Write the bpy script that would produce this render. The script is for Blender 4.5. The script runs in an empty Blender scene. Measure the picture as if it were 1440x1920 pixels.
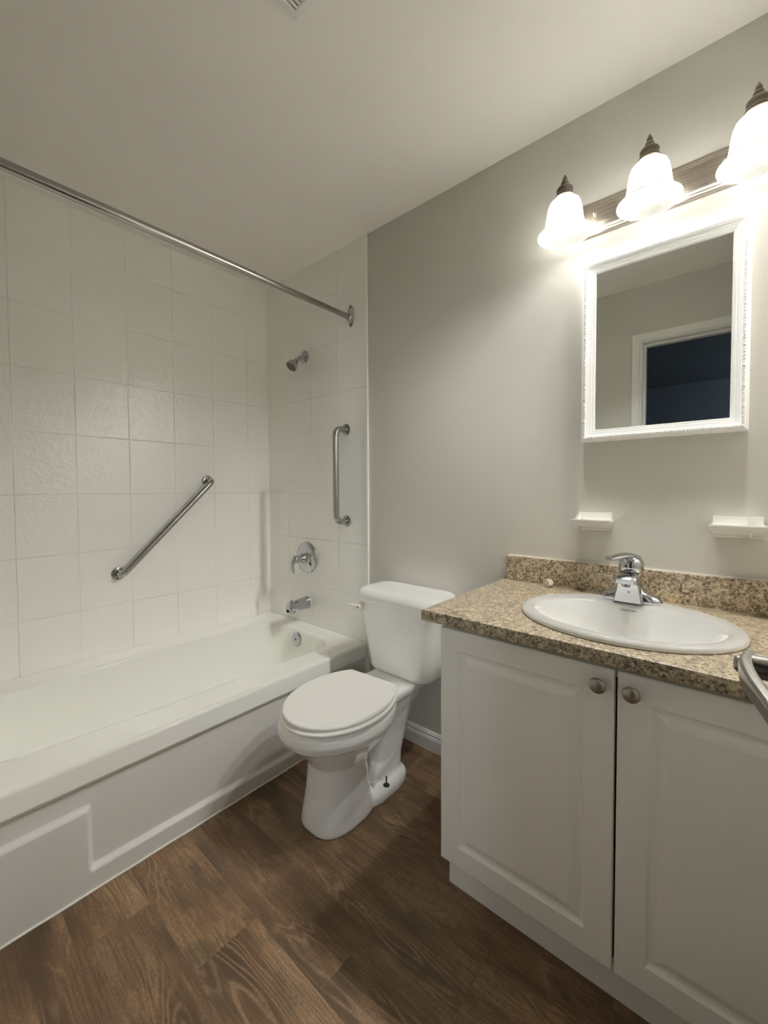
import bpy, bmesh, math, random
from mathutils import Vector, Matrix
from mathutils.bvhtree import BVHTree
from math import sin, cos, pi, radians

random.seed(7)
SC = bpy.context.scene
COL = SC.collection

# ------------------------------------------------------------------ camera
CAM = Vector((2.2324, -1.5053, 1.158))
FPX, YAW, PITCH, ROLL, SH = 773.8, radians(40.56), radians(1.79), radians(-0.27), -17.5
fwd = Vector((-sin(YAW)*cos(PITCH), cos(YAW)*cos(PITCH), -sin(PITCH)))
rt = Vector((cos(YAW), sin(YAW), 0)); up = rt.cross(fwd)
r2 = cos(ROLL)*rt + sin(ROLL)*up
u2 = -sin(ROLL)*rt + cos(ROLL)*up
cd = bpy.data.cameras.new('camera'); cam = bpy.data.objects.new('camera', cd); COL.objects.link(cam)
cam.matrix_world = Matrix(((r2.x, u2.x, -fwd.x, CAM.x), (r2.y, u2.y, -fwd.y, CAM.y), (r2.z, u2.z, -fwd.z, CAM.z), (0, 0, 0, 1)))
cd.sensor_fit = 'VERTICAL'; cd.sensor_height = 36.0; cd.lens = FPX*36.0/1920
cd.shift_y = SH/1920*1.0
cd.clip_start = 0.01; cd.clip_end = 50
SC.camera = cam

# ------------------------------------------------------------------ world, exposure, light strength
w = bpy.data.worlds.new('world'); SC.world = w; w.use_nodes = True
w.node_tree.nodes['Background'].inputs[0].default_value = (0.35, 0.45, 0.6, 1)
w.node_tree.nodes['Background'].inputs[1].default_value = 0.02
SC.view_settings.view_transform = 'Standard'; SC.view_settings.look = 'None'
SC.view_settings.gamma = 1.0; SC.view_settings.exposure = 0.33
SC.view_settings.use_curve_mapping = False
BULB_STRENGTH = 960.0
BULB_COLOR = (0.97, 0.98, 0.98, 1)
SC.cycles.max_bounces = 14; SC.cycles.diffuse_bounces = 8; SC.cycles.glossy_bounces = 6
SC.cycles.transmission_bounces = 8; SC.cycles.sample_clamp_indirect = 12.0; SC.cycles.sample_clamp_direct = 1.1
SC.cycles.use_denoising = True
SC.cycles.caustics_reflective = False; SC.cycles.caustics_refractive = False

# ------------------------------------------------------------------ materials
def mat(name, color=(0.8, 0.8, 0.8), rough=0.5, metal=0.0, spec=0.5, coat=0.0):
    m = bpy.data.materials.new(name); m.use_nodes = True
    b = m.node_tree.nodes['Principled BSDF']
    b.inputs['Base Color'].default_value = (*color, 1); b.inputs['Roughness'].default_value = rough
    b.inputs['Metallic'].default_value = metal; b.inputs['Specular IOR Level'].default_value = spec
    b.inputs['Coat Weight'].default_value = coat
    return m
class NT:
    def __init__(s, m):
        s.t = m.node_tree; s.b = s.t.nodes['Principled BSDF']
    def n(s, typ, **kw):
        n = s.t.nodes.new(typ)
        for k, v in kw.items():
            if k[0] == '_': n.inputs[k[1:]].default_value = v
            else: setattr(n, k, v)
        return n
    def l(s, a, b): s.t.links.new(a, b)
    def math(s, op, a, b=None, c=None, clamp=False):
        n = s.t.nodes.new('ShaderNodeMath'); n.operation = op; n.use_clamp = clamp
        for i, x in enumerate((a, b, c)):
            if x is None: continue
            if isinstance(x, (int, float)): n.inputs[i].default_value = x
            else: s.l(x, n.inputs[i])
        return n.outputs[0]
    def ramp(s, fac, stops, interp='LINEAR'):
        n = s.t.nodes.new('ShaderNodeValToRGB'); n.color_ramp.interpolation = interp
        cr = n.color_ramp
        while len(cr.elements) < len(stops): cr.elements.new(0.5)
        for e, (p, c) in zip(cr.elements, stops):
            e.position = p; e.color = (*c, 1) if len(c) == 3 else c
        s.l(fac, n.inputs[0]); return n.outputs[0]
    def mix(s, fac, a, b, mode='MIX'):
        n = s.t.nodes.new('ShaderNodeMix'); n.data_type = 'RGBA'; n.blend_type = mode
        for sock, x in ((n.inputs[0], fac), (n.inputs[6], a), (n.inputs[7], b)):
            if isinstance(x, (int, float)): sock.default_value = x
            elif isinstance(x, tuple): sock.default_value = (*x, 1)
            else: s.l(x, sock)
        return n.outputs[2]
    def bump(s, h, strength=0.2, dist=0.01):
        n = s.t.nodes.new('ShaderNodeBump'); n.inputs['Strength'].default_value = strength
        n.inputs['Distance'].default_value = dist; s.l(h, n.inputs['Height'])
        s.l(n.outputs[0], s.b.inputs['Normal']); return n
    def pos(s):
        return s.n('ShaderNodeNewGeometry').outputs['Position']
    def noise(s, vec, scale, detail=3, rough=0.5, dist=0.0):
        n = s.n('ShaderNodeTexNoise', _Scale=scale, _Detail=detail, _Roughness=rough, _Distortion=dist)
        s.l(vec, n.inputs['Vector']); return n.outputs['Fac']

def paint(name, col, rough=0.45, spec=0.4, bs=0.08, scale=60, coat=0):
    m = mat(name, col, rough, spec=spec, coat=coat); t = NT(m)
    p = t.pos(); nz = t.noise(p, scale, 4)
    t.bump(nz, bs, 0.004)
    n2 = t.noise(p, 2.5, 2)
    t.l(t.mix(n2, tuple(c*0.965 for c in col), tuple(min(1, c*1.03) for c in col)), t.b.inputs['Base Color'])
    return m
M = {}
M['wall'] = paint('greige_wall_paint', (0.53, 0.51, 0.46), 0.42, 0.4, 0.10, 70)
M['ceiling'] = paint('ceiling_paint', (0.82, 0.785, 0.74), 0.75, 0.25, 0.12, 90)
M['trim'] = paint('white_trim_paint', (0.72, 0.71, 0.67), 0.35, 0.5, 0.02, 40)
M['bead'] = paint('white_edge_bead', (0.80, 0.79, 0.72), 0.4, 0.5, 0.02, 40)
M['cabinet'] = paint('cabinet_thermofoil', (0.93, 0.905, 0.85), 0.38, 0.45, 0.03, 220)
M['door'] = paint('door_paint', (0.70, 0.69, 0.65), 0.4, 0.45, 0.03, 50)
M['hall'] = paint('hall_wall_paint', (0.20, 0.22, 0.24), 0.8, 0.2, 0.05, 40)
M['hallfloor'] = paint('hall_floor_finish', (0.10, 0.08, 0.07), 0.6, 0.2, 0.05, 40)
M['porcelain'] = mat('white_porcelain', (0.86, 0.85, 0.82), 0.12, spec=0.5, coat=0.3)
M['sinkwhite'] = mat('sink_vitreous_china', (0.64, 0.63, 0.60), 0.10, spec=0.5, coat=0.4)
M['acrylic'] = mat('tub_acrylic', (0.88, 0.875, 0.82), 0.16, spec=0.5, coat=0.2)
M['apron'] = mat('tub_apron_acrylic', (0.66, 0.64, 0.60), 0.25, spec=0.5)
M['seat'] = mat('toilet_seat_plastic', (0.90, 0.875, 0.83), 0.28, spec=0.45)
M['chrome'] = mat('polished_chrome', (0.50, 0.51, 0.52), 0.08, 1.0)
M['steel'] = mat('stainless_tube', (0.40, 0.39, 0.37), 0.16, 1.0)
M['nickel'] = mat('brushed_nickel', (0.42, 0.375, 0.32), 0.33, 1.0)
M['bronze'] = mat('dark_pewter', (0.17, 0.145, 0.12), 0.35, 1.0)
M['knob'] = mat('satin_nickel_knob', (0.42, 0.37, 0.32), 0.38, 1.0)
M['dark'] = mat('dark_rubber', (0.03, 0.028, 0.025), 0.6)
M['leversteel'] = mat('satin_steel_lever', (0.30, 0.29, 0.265), 0.26, 1.0)
M['bolt'] = mat('blackened_bolt', (0.05, 0.045, 0.035), 0.45, 0.6)
M['ink'] = mat('grey_print', (0.05, 0.045, 0.04), 0.5)
M['gapdark'] = mat('cabinet_interior', (0.12, 0.11, 0.10), 0.8)
M['caulk'] = mat('white_caulk', (0.74, 0.72, 0.66), 0.5)
M['lever'] = mat('almond_plastic', (0.78, 0.75, 0.66), 0.3)
M['ceramic'] = mat('glazed_ceramic', (0.62, 0.605, 0.56), 0.12, coat=0.3)
M['cap'] = mat('ivory_plastic', (0.82, 0.76, 0.66), 0.35)
M['frame'] = paint('mirror_frame_white', (0.76, 0.755, 0.73), 0.35, 0.5, 0.05, 150)
M['mirror'] = mat('mirror_silver', (0.80, 0.82, 0.79), 0.01, 1.0)

# brushed streaks on the light plate
t = NT(M['nickel'])
mp = t.n('ShaderNodeMapping'); mp.inputs['Scale'].default_value = (2, 30, 160); t.l(t.pos(), mp.inputs[0])
nz = t.noise(mp.outputs[0], 1.0, 4)
t.l(t.ramp(nz, [(0.3, (0.30, 0.26, 0.22)), (0.7, (0.52, 0.47, 0.41))]), t.b.inputs['Base Color'])

def tile_mat(name, ax, off, base, rip=0.6):
    """moulded tile pattern: grid lines every 0.2125 m across, 0.262 m up; ripple on the glaze"""
    m = mat(name, base, 0.2, spec=0.9, coat=0.0); t = NT(m)
    p = t.pos(); sx = t.n('ShaderNodeSeparateXYZ'); t.l(p, sx.inputs[0])
    def line(v, o, per, wdt):
        a = t.math('ADD', v, o + per*20); a = t.math('DIVIDE', a, per); a = t.math('FRACT', a)
        a = t.math('SUBTRACT', a, 0.5); a = t.math('ABSOLUTE', a); a = t.math('SUBTRACT', 0.5, a)
        a = t.math('MULTIPLY', a, per)
        mr = t.n('ShaderNodeMapRange', interpolation_type='SMOOTHSTEP'); t.l(a, mr.inputs[0])
        mr.inputs[1].default_value = 0.0006; mr.inputs[2].default_value = wdt
        mr.inputs[3].default_value = 1; mr.inputs[4].default_value = 0
        return mr.outputs[0]
    g = t.math('MAXIMUM', line(sx.outputs[ax], off, 0.2125, 0.0032), line(sx.outputs[2], -0.096, 0.262, 0.0032))
    nz = t.noise(p, 24, 2, 0.45, 1.6)
    n2 = t.noise(p, 3.0, 2)
    fade = t.ramp(n2, [(0.38, (0.35,)*3), (0.60, (1,)*3)])
    gf = t.math('MULTIPLY', g, fade)
    t.l(t.mix(t.math('MULTIPLY', gf, 0.30), base, tuple(c*0.70 for c in base)), t.b.inputs['Base Color'])
    h = t.math('SUBTRACT', t.math('MULTIPLY', nz, rip), t.math('MULTIPLY', gf, 0.7))
    t.bump(h, 0.60, 0.006)
    rr = t.math('ADD', t.math('MULTIPLY', gf, 0.3), 0.20)
    t.l(rr, t.b.inputs['Roughness'])
    return m
M['tile_left'] = tile_mat('moulded_tile_side', 1, 0.147, (0.91, 0.895, 0.855))
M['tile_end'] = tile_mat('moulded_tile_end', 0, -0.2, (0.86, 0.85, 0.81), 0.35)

# wood-look vinyl planks running along x
m = mat('wood_look_vinyl', (0.2, 0.13, 0.09), 0.42, spec=0.35); M['floor'] = m; t = NT(m)
p = t.pos(); s = t.n('ShaderNodeSeparateXYZ'); t.l(p, s.inputs[0]); X, Y = s.outputs[0], s.outputs[1]
rowf = t.math('DIVIDE', t.math('ADD', Y, 1.25 + 1.7), 0.17); row = t.math('FLOOR', rowf); rfr = t.math('FRACT', rowf)
xs = t.math('SUBTRACT', t.math('ADD', X, 10*0.26 - 1.0 + 1.22*6), t.math('MULTIPLY', row, 0.26))
xf = t.math('DIVIDE', xs, 1.22); pk = t.math('FLOOR', xf); xfr = t.math('FRACT', xf)
def edge(fr, per):
    a = t.math('SUBTRACT', 0.5, t.math('ABSOLUTE', t.math('SUBTRACT', fr, 0.5))); return t.math('MULTIPLY', a, per)
ed = t.math('MINIMUM', edge(rfr, 0.17), edge(xfr, 1.22))
seam = t.n('ShaderNodeMapRange'); t.l(ed, seam.inputs[0]); seam.inputs[1].default_value = 0.0002; seam.inputs[2].default_value = 0.0016
seam.inputs[3].default_value = 1; seam.inputs[4].default_value = 0
cid = t.n('ShaderNodeCombineXYZ'); t.l(row, cid.inputs[0]); t.l(pk, cid.inputs[1])
wn = t.n('ShaderNodeTexWhiteNoise', noise_dimensions='3D'); t.l(cid.outputs[0], wn.inputs[0]); rnd = wn.outputs['Value']
def gv(sx_, sy_, k):
    c = t.n('ShaderNodeCombineXYZ')
    t.l(t.math('MULTIPLY', X, sx_), c.inputs[0]); t.l(t.math('MULTIPLY', Y, sy_), c.inputs[1])
    t.l(t.math('MULTIPLY', rnd, k), c.inputs[2]); return c.outputs[0]
big = t.noise(gv(2.0, 9.0, 31), 1.0, 4, 0.55, 0.3)
rings = t.math('SINE', t.math('MULTIPLY', t.noise(gv(1.3, 7.5, 57), 1.0, 2.5, 0.5, 0.35), 150.0))
rings = t.math('MULTIPLY_ADD', rings, 0.5, 0.5)
streak = t.noise(gv(7.0, 150, 11), 1.0, 5, 0.7, 0.25)
fine = t.noise(gv(110, 520, 5), 1.0, 2, 0.65)
pat = t.noise(gv(4, 9, 77), 1.0, 2, 0.5)
base = t.ramp(big, [(0.28, (0.085, 0.054, 0.031)), (0.44, (0.190, 0.118, 0.066)), (0.58, (0.275, 0.172, 0.098)), (0.74, (0.350, 0.228, 0.135))])
base = t.mix(t.math('MULTIPLY', t.ramp(streak, [(0.40, (1,)*3), (0.56, (0,)*3)]), 0.48), base, (0.075, 0.050, 0.030))
gm = t.ramp(pat, [(0.47, (0,)*3), (0.60, (1,)*3)])
rm = t.ramp(rings, [(0.0, (0,)*3), (0.55, (0.10,)*3), (0.85, (0.8,)*3), (1.0, (1,)*3)])
base = t.mix(t.math('MULTIPLY', t.math('MULTIPLY', rm, gm), 0.42), base, (0.46, 0.31, 0.19))
base = t.mix(t.math('MULTIPLY', t.ramp(fine, [(0.42, (1,)*3), (0.56, (0,)*3)]), 0.42), base, (0.07, 0.048, 0.030))
base = t.mix(t.math('MULTIPLY', t.ramp(t.noise(gv(7, 16, 91), 1, 3), [(0.54, (0,)*3), (0.68, (1,)*3)]), 0.50), base, (0.070, 0.056, 0.036))
hs = t.n('ShaderNodeHueSaturation', _Saturation=1.05); t.l(base, hs.inputs['Color'])
t.l(t.math('MULTIPLY_ADD', rnd, 0.30, 0.80), hs.inputs['Value']); base = hs.outputs[0]
base = t.mix(t.math('MULTIPLY', seam.outputs[0], 0.28), base, (0.035, 0.024, 0.018))
t.l(base, t.b.inputs['Base Color'])
t.bump(t.math('SUBTRACT', t.math('MULTIPLY', streak, 0.5), seam.outputs[0]), 0.22, 0.002)
t.l(t.math('MULTIPLY_ADD', streak, 0.2, 0.34), t.b.inputs['Roughness'])

# granite-look laminate
m = mat('granite_laminate', (0.5, 0.4, 0.28), 0.28, spec=0.5); M['granite'] = m; t = NT(m)
p = t.pos()
a = t.noise(p, 62, 5, 0.7, 0.9); b_ = t.noise(p, 150, 4, 0.7, 1.0); c_ = t.noise(p, 12, 2)
v = t.n('ShaderNodeTexVoronoi', _Scale=170); t.l(p, v.inputs['Vector'])
vr = t.n('ShaderNodeSeparateColor'); t.l(v.outputs['Color'], vr.inputs[0])
base = t.ramp(a, [(0.34, (0.10, 0.072, 0.042)), (0.46, (0.25, 0.19, 0.115)), (0.54, (0.47, 0.38, 0.25)), (0.66, (0.68, 0.59, 0.43))])
base = t.mix(t.ramp(b_, [(0.53, (0,)*3), (0.60, (0.75,)*3)]), base, (0.68, 0.60, 0.46))
base = t.mix(t.ramp(b_, [(0.37, (1,)*3), (0.44, (0,)*3)]), base, (0.045, 0.06, 0.04))
base = t.mix(t.math('MULTIPLY', t.math('GREATER_THAN', vr.outputs[0], 0.90), 0.8), base, (0.05, 0.04, 0.03))
base = t.mix(t.math('MULTIPLY', c_, 0.22), base, (0.34, 0.26, 0.18))
t.l(base, t.b.inputs['Base Color'])

# frosted alabaster lamp glass: one thin shell that scatters the bulb's light
m = bpy.data.materials.new('alabaster_glass'); m.use_nodes = True; M['shade'] = m
nt = m.node_tree; out = nt.nodes['Material Output']; nt.nodes.remove(nt.nodes['Principled BSDF'])
tr = nt.nodes.new('ShaderNodeBsdfTranslucent'); df = nt.nodes.new('ShaderNodeBsdfDiffuse'); gl = nt.nodes.new('ShaderNodeBsdfGlossy')
gl.inputs['Roughness'].default_value = 0.12
nz = nt.nodes.new('ShaderNodeTexNoise'); nz.inputs['Scale'].default_value = 9; nz.inputs['Detail'].default_value = 5; nz.inputs['Distortion'].default_value = 2.5
ge = nt.nodes.new('ShaderNodeNewGeometry'); nt.links.new(ge.outputs['Position'], nz.inputs['Vector'])
rp = nt.nodes.new('ShaderNodeValToRGB'); rp.color_ramp.elements[0].position = 0.35; rp.color_ramp.elements[1].position = 0.65
rp.color_ramp.elements[0].color = (0.56, 0.57, 0.52, 1); rp.color_ramp.elements[1].color = (0.80, 0.785, 0.745, 1)
nt.links.new(nz.outputs['Fac'], rp.inputs[0]); nt.links.new(rp.outputs[0], tr.inputs[0])
df.inputs[0].default_value = (0.78, 0.765, 0.73, 1)
m1 = nt.nodes.new('ShaderNodeMixShader'); m1.inputs[0].default_value = 0.42
nt.links.new(tr.outputs[0], m1.inputs[1]); nt.links.new(df.outputs[0], m1.inputs[2])
m2 = nt.nodes.new('ShaderNodeMixShader'); m2.inputs[0].default_value = 0.05
nt.links.new(m1.outputs[0], m2.inputs[1]); nt.links.new(gl.outputs[0], m2.inputs[2]); nt.links.new(m2.outputs[0], out.inputs[0])
m = bpy.data.materials.new('lit_bulb'); m.use_nodes = True; M['bulb'] = m
nt = m.node_tree; nt.nodes.remove(nt.nodes['Principled BSDF']); em = nt.nodes.new('ShaderNodeEmission')
em.inputs[0].default_value = BULB_COLOR; em.inputs[1].default_value = BULB_STRENGTH
nt.links.new(em.outputs[0], nt.nodes['Material Output'].inputs[0])

# ------------------------------------------------------------------ helpers
def link(name, bm, material, parent=None, smooth=True, angle=40, origin=None):
    me = bpy.data.meshes.new(name)
    bmesh.ops.remove_doubles(bm, verts=bm.verts, dist=1e-6)
    bmesh.ops.recalc_face_normals(bm, faces=bm.faces)
    if origin is not None: bmesh.ops.translate(bm, verts=bm.verts, vec=-Vector(origin))
    bm.to_mesh(me); bm.free()
    for f in me.polygons: f.use_smooth = smooth
    if smooth and angle < 180: me.set_sharp_from_angle(angle=radians(angle))
    me.materials.append(material)
    o = bpy.data.objects.new(name, me); COL.objects.link(o)
    if origin is not None: o.location = origin
    if parent is not None:
        o.parent = parent
        pw = Vector((0, 0, 0)); q = parent
        while q: pw += q.location; q = q.parent
        o.location = Vector(o.location) - pw
    return o
def thing(name, label, cat, loc, group=None):
    o = bpy.data.objects.new(name, None); COL.objects.link(o); o.location = loc
    o.empty_display_size = 0.05
    o['label'] = label; o['category'] = cat
    if group: o['group'] = group
    return o
def tag(o, label, cat, group=None):
    o['label'] = label; o['category'] = cat
    if group: o['group'] = group
    return o
def struct(o): o['kind'] = 'structure'; return o
def box(bm, x0, x1, y0, y1, z0, z1, bev=0.0, seg=2):
    r = bmesh.ops.create_cube(bm, size=1)
    vs = r['verts']
    for v in vs:
        v.co = Vector((x0 if v.co.x < 0 else x1, y0 if v.co.y < 0 else y1, z0 if v.co.z < 0 else z1))
    if bev > 0:
        es = list({e for v in vs for e in v.link_edges})
        bmesh.ops.bevel(bm, geom=es, offset=bev, segments=seg, profile=0.5, affect='EDGES')
def mkbox(*a, **k):
    bm = bmesh.new(); box(bm, *a, **k); return bm
def rings(bm, rs, cap0=True, cap1=True, closed=True):
    L = []
    for r in rs: L.append([bm.verts.new(p) for p in r])
    n = len(L[0])
    for a, b in zip(L, L[1:]):
        for i in range(n if closed else n-1):
            j = (i+1) % n
            bm.faces.new((a[i], a[j], b[j], b[i]))
    if cap0: bm.faces.new(L[0][::-1])
    if cap1: bm.faces.new(L[-1])
    return L
def frame_of(d):
    d = d.normalized(); a = Vector((0, 0, 1)) if abs(d.z) < 0.9 else Vector((1, 0, 0))
    u = d.cross(a).normalized(); return u, d.cross(u).normalized()
def lathe(bm, origin, axis, prof, n=32, cap0=True, cap1=True, sx=1.0):
    """prof: (distance along axis, radius)"""
    origin = Vector(origin); axis = Vector(axis).normalized(); u, v = frame_of(axis)
    rs = []
    for h, r in prof:
        r = max(r, 1e-4)
        rs.append([origin + axis*h + (u*cos(2*pi*i/n)*sx + v*sin(2*pi*i/n))*r for i in range(n)])
    rings(bm, rs, cap0, cap1)
def tube(bm, pts, rad, n=16, cap=True, sq=None):
    pts = [Vector(p) for p in pts]
    if isinstance(rad, (int, float)): rad = [rad]*len(pts)
    d0 = (pts[1]-pts[0]).normalized(); u, v = frame_of(d0); rs = []
    prev = d0
    for i, p in enumerate(pts):
        d = ((pts[min(i+1, len(pts)-1)] - pts[max(i-1, 0)])).normalized()
        q = prev.rotation_difference(d); u = q @ u; v = q @ v; prev = d
        a, b = (1, 1) if sq is None else sq
        rs.append([p + (u*cos(2*pi*k/n)*a + v*sin(2*pi*k/n)*b)*rad[i] for k in range(n)])
    rings(bm, rs, cap, cap)
def fillet(pts, r, seg=8):
    pts = [Vector(p) for p in pts]; out = [pts[0]]
    for a, b, c in zip(pts, pts[1:], pts[2:]):
        d1 = (a-b).normalized(); d2 = (c-b).normalized()
        ang = d1.angle(d2); t_ = min(r/math.tan(ang/2), (a-b).length*0.49, (c-b).length*0.49); rr = t_*math.tan(ang/2)
        p1 = b+d1*t_; p2 = b+d2*t_; ctr = b+(d1+d2).normalized()*(rr/sin(ang/2))
        a1 = p1-ctr; a2 = p2-ctr; an = a1.angle(a2)
        for k in range(seg+1):
            f = k/seg
            out.append(ctr + (a1*sin((1-f)*an) + a2*sin(f*an))/sin(an))
    out.append(pts[-1]); return out
def rrect(x0, x1, y0, y1, r, z, k=8):
    """rounded rectangle, 4*(k+1) points"""
    out = []
    for cx, cy, a0 in ((x1-r, y1-r, 0), (x0+r, y1-r, pi/2), (x0+r, y0+r, pi), (x1-r, y0+r, 3*pi/2)):
        for i in range(k+1):
            a = a0 + (pi/2)*i/k
            out.append(Vector((cx+r*cos(a), cy+r*sin(a), z)))
    return out
def egg(cx, yc, hw, lf, lb, z, n=48, e=2.0, eb=None):
    out = []
    for i in range(n):
        a = 2*pi*i/n; c, s_ = cos(a), sin(a); ee = e if s_ < 0 else (eb or e)
        x = cx + hw*math.copysign(abs(c)**(2/ee), c)
        y = yc + (lf if s_ < 0 else lb)*math.copysign(abs(s_)**(2/ee), s_)
        out.append(Vector((x, y, z)))
    return out
def smooth01(x, a, b):
    x = max(0, min(1, (x-a)/(b-a))); return x*x*(3-2*x)

# ================================================================== SETTING
H = 2.40; XR = 2.505; YF = -1.50
struct(link('floor', mkbox(-0.10, XR+0.1, YF-0.12, 0.10, -0.05, 0.0), M['floor'], smooth=False))
struct(link('ceiling', mkbox(-0.10, XR+0.1, YF-0.12, 0.10, H, H+0.05), M['ceiling'], smooth=False))
struct(link('wall_left', mkbox(-0.10, 0.0, YF-0.12, 0.10, 0, H), M['tile_left'], smooth=False))
struct(link('wall_back', mkbox(0.0, XR, 0.0, 0.10, 0, H), M['wall'], smooth=False))
struct(link('wall_shower', mkbox(0.0, 0.836, -0.004, 0.0, 0, H), M['tile_end'], smooth=False))
struct(link('wall_right', mkbox(XR, XR+0.1, YF-0.12, 0.10, 0, H), M['wall'], smooth=False))
DX0, DX1, DZ = 1.775, 2.385, 2.05
bm = bmesh.new()
box(bm, 0.0, DX0-0.02, YF-0.12, YF, 0, H); box(bm, DX1+0.02, XR, YF-0.12, YF, 0, H); box(bm, DX0-0.02, DX1+0.02, YF-0.12, YF, DZ+0.02, H)
struct(link('wall_front', bm, M['wall'], smooth=False))
# door lining and casing, both faces of the opening
bm = bmesh.new()
box(bm, DX0-0.02, DX0, YF-0.12, YF, 0, DZ); box(bm, DX1, DX1+0.02, YF-0.12, YF, 0, DZ); box(bm, DX0-0.02, DX1+0.02, YF-0.12, YF, DZ, DZ+0.02)
box(bm, DX0, DX0+0.012, YF-0.085, YF-0.045, 0, DZ-0.012); box(bm, DX0, DX1, YF-0.085, YF-0.045, DZ-0.012, DZ)
struct(link('trim_1', bm, M['trim'], smooth=False))
bm = bmesh.new()
for y0, y1 in ((YF, YF+0.014), (YF-0.134, YF-0.12)):
    O_ = [(DX0-0.055, 0), (DX0-0.055, DZ+0.055), (DX1+0.055, DZ+0.055), (DX1+0.055, 0)]
    def ins(i): return [(DX0-0.055+i, 0), (DX0-0.055+i, DZ+0.055-i), (DX1+0.055-i, DZ+0.055-i), (DX1+0.055-i, 0)]
    a_, b_y = (y0, y1) if y0 >= YF else (y1, y0)
    P_ = [(0, a_), (0, b_y + (a_-b_y)*0.25), (0.003, b_y), (0.040, b_y), (0.044, b_y + (a_-b_y)*0.3), (0.051, b_y + (a_-b_y)*0.3), (0.051, a_)]
    rings(bm, [[Vector((ins(i)[k][0], yy, ins(i)[k][1])) for i, yy in P_] for k in range(4)], True, True)
struct(link('trim_2', bm, M['trim'], smooth=False))
# white bead that ends the tiled panel
struct(link('trim_3', mkbox(0.836, 0.8475, -0.009, 0.0, 0.0, H-0.001, 0.002), M['bead'], smooth=False))
# baseboard with a moulded top
def baseboard(name, x0, x1):
    prof = [(0, 0), (-0.013, 0), (-0.013, 0.050), (-0.0115, 0.053), (-0.0115, 0.058), (-0.008, 0.063), (-0.0085, 0.071), (-0.006, 0.077), (-0.004, 0.083), (0, 0.084)]
    bm = bmesh.new()
    rings(bm, [[Vector((x, y, z)) for y, z in prof] for x in (x0, x1)])
    return struct(link(name, bm, M['trim'], smooth=False))
baseboard('baseboard_back', 0.848, 1.605)
# dark room beyond the doorway
struct(link('floor_hall', mkbox(0.4, 4.2, -4.6, YF-0.12, -0.05, 0.0), M['hallfloor'], smooth=False))
struct(link('ceiling_hall', mkbox(0.4, 4.2, -4.6, YF-0.12, H, H+0.05), M['hall'], smooth=False))
struct(link('wall_hall_back', mkbox(0.4, 4.2, -4.7, -4.6, 0, H), M['hall'], smooth=False))
struct(link('wall_hall_left', mkbox(0.3, 0.4, -4.7, YF-0.12, 0, H), M['hall'], smooth=False))
struct(link('wall_hall_right', mkbox(4.2, 4.3, -4.7, YF-0.12, 0, H), M['hall'], smooth=False))
struct(link('wall_hall_front', mkbox(XR+0.1, 4.2, YF-0.12, YF-0.02, 0, H), M['hall'], smooth=False))

hl = bpy.data.lights.new('hall_fill', 'POINT'); hl.energy = 36.0; hl.color = (0.72, 0.86, 1.0); hl.shadow_soft_size = 0.15  # added fill light to lift the dark hall; no lamp is seen there
ho = bpy.data.objects.new('hall_fill', hl); COL.objects.link(ho); ho.location = (3.7, -3.9, 2.1)

# open door leaf against the right side of the room, with its lever handle
ang = radians(3.5); hx, hy = 2.3835, YF+0.018
door = struct(thing('door_1', 'x', 'x', (hx, hy, 0)))
del door['label'], door['category']
def dpt(a, t_, z):   # a: distance from hinge along the leaf, t_: thickness towards the room side (-x)
    return Vector((hx - a*sin(ang) - t_*cos(ang), hy + a*cos(ang) - t_*sin(ang), z))
def dbox(bm, a0, a1, t0, t1, z0, z1, bev=0.0):
    n0 = len(bm.verts); box(bm, a0, a1, t0, t1, z0, z1, bev)
    for v in list(bm.verts)[n0:]:
        v.co = dpt(v.co.x, v.co.y, v.co.z)
bm = bmesh.new(); dbox(bm, 0.003, 0.603, 0.0, 0.035, 0.012, 2.035, 0.0015)
link('door_leaf', bm, M['door'], door, smooth=False)
# lever handle (set far enough out from the leaf that its tip shows in the picture)
def arcpts(pts, n=12):
    """Catmull-Rom through pts"""
    P = [Vector(p) for p in pts]; P = [P[0]*2-P[1]] + P + [P[-1]*2-P[-2]]; out = []
    for i in range(1, len(P)-2):
        for k in range(n):
            s_ = k/n
            out.append(0.5*((2*P[i]) + (P[i+1]-P[i-1])*s_ + (2*P[i-1]-5*P[i]+4*P[i+1]-P[i+2])*s_**2 + (-P[i-1]+3*P[i]-3*P[i+1]+P[i+2])*s_**3))
    out.append(P[-2]); return out
ya, za = -0.905, 0.963
fx = dpt(0, 0.035, 0).x - math.tan(ang)*(ya-hy)
lh = link('door_handle', (lambda b: (lathe(b, (fx, ya, za), (-1, 0, 0), [(0, 0.033), (0.006, 0.033), (0.010, 0.029), (0.012, 0.015), (0.02, 0.0125), (fx-2.246, 0.0125), (fx-2.243, 0.0115)], 32), b)[1])(bmesh.new()), M['leversteel'], door)
bm = bmesh.new()
P = arcpts([(2.245, ya+0.013, za), (2.2425, ya-0.018, za+0.001), (2.247, ya-0.055, za), (2.258, ya-0.100, za-0.003), (2.266, ya-0.130, za-0.005)])
rs = []
for i, p_ in enumerate(P):
    f = i/(len(P)-1); hw = 0.0065; hh = 0.0135*(1-0.25*f)
    d = (P[min(i+1, len(P)-1)]-P[max(i-1, 0)]).normalized(); nrm = d.cross(Vector((0, 0, 1))).normalized()
    rs.append([p_ + nrm*hw*math.copysign(abs(cos(a))**0.7, cos(a)) + Vector((0, 0, 1))*hh*math.copysign(abs(sin(a))**0.7, sin(a)) for a in [2*pi*k/20 for k in range(20)]])
rings(bm, rs); lv = link('lever', bm, M['leversteel'], lh)
bm = bmesh.new(); lathe(bm, (2.2395, ya, za), (-1, 0, 0), [(0, 0.0095), (0.004, 0.0092), (0.0065, 0.007), (0.0075, 0.002)], 24)
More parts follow.
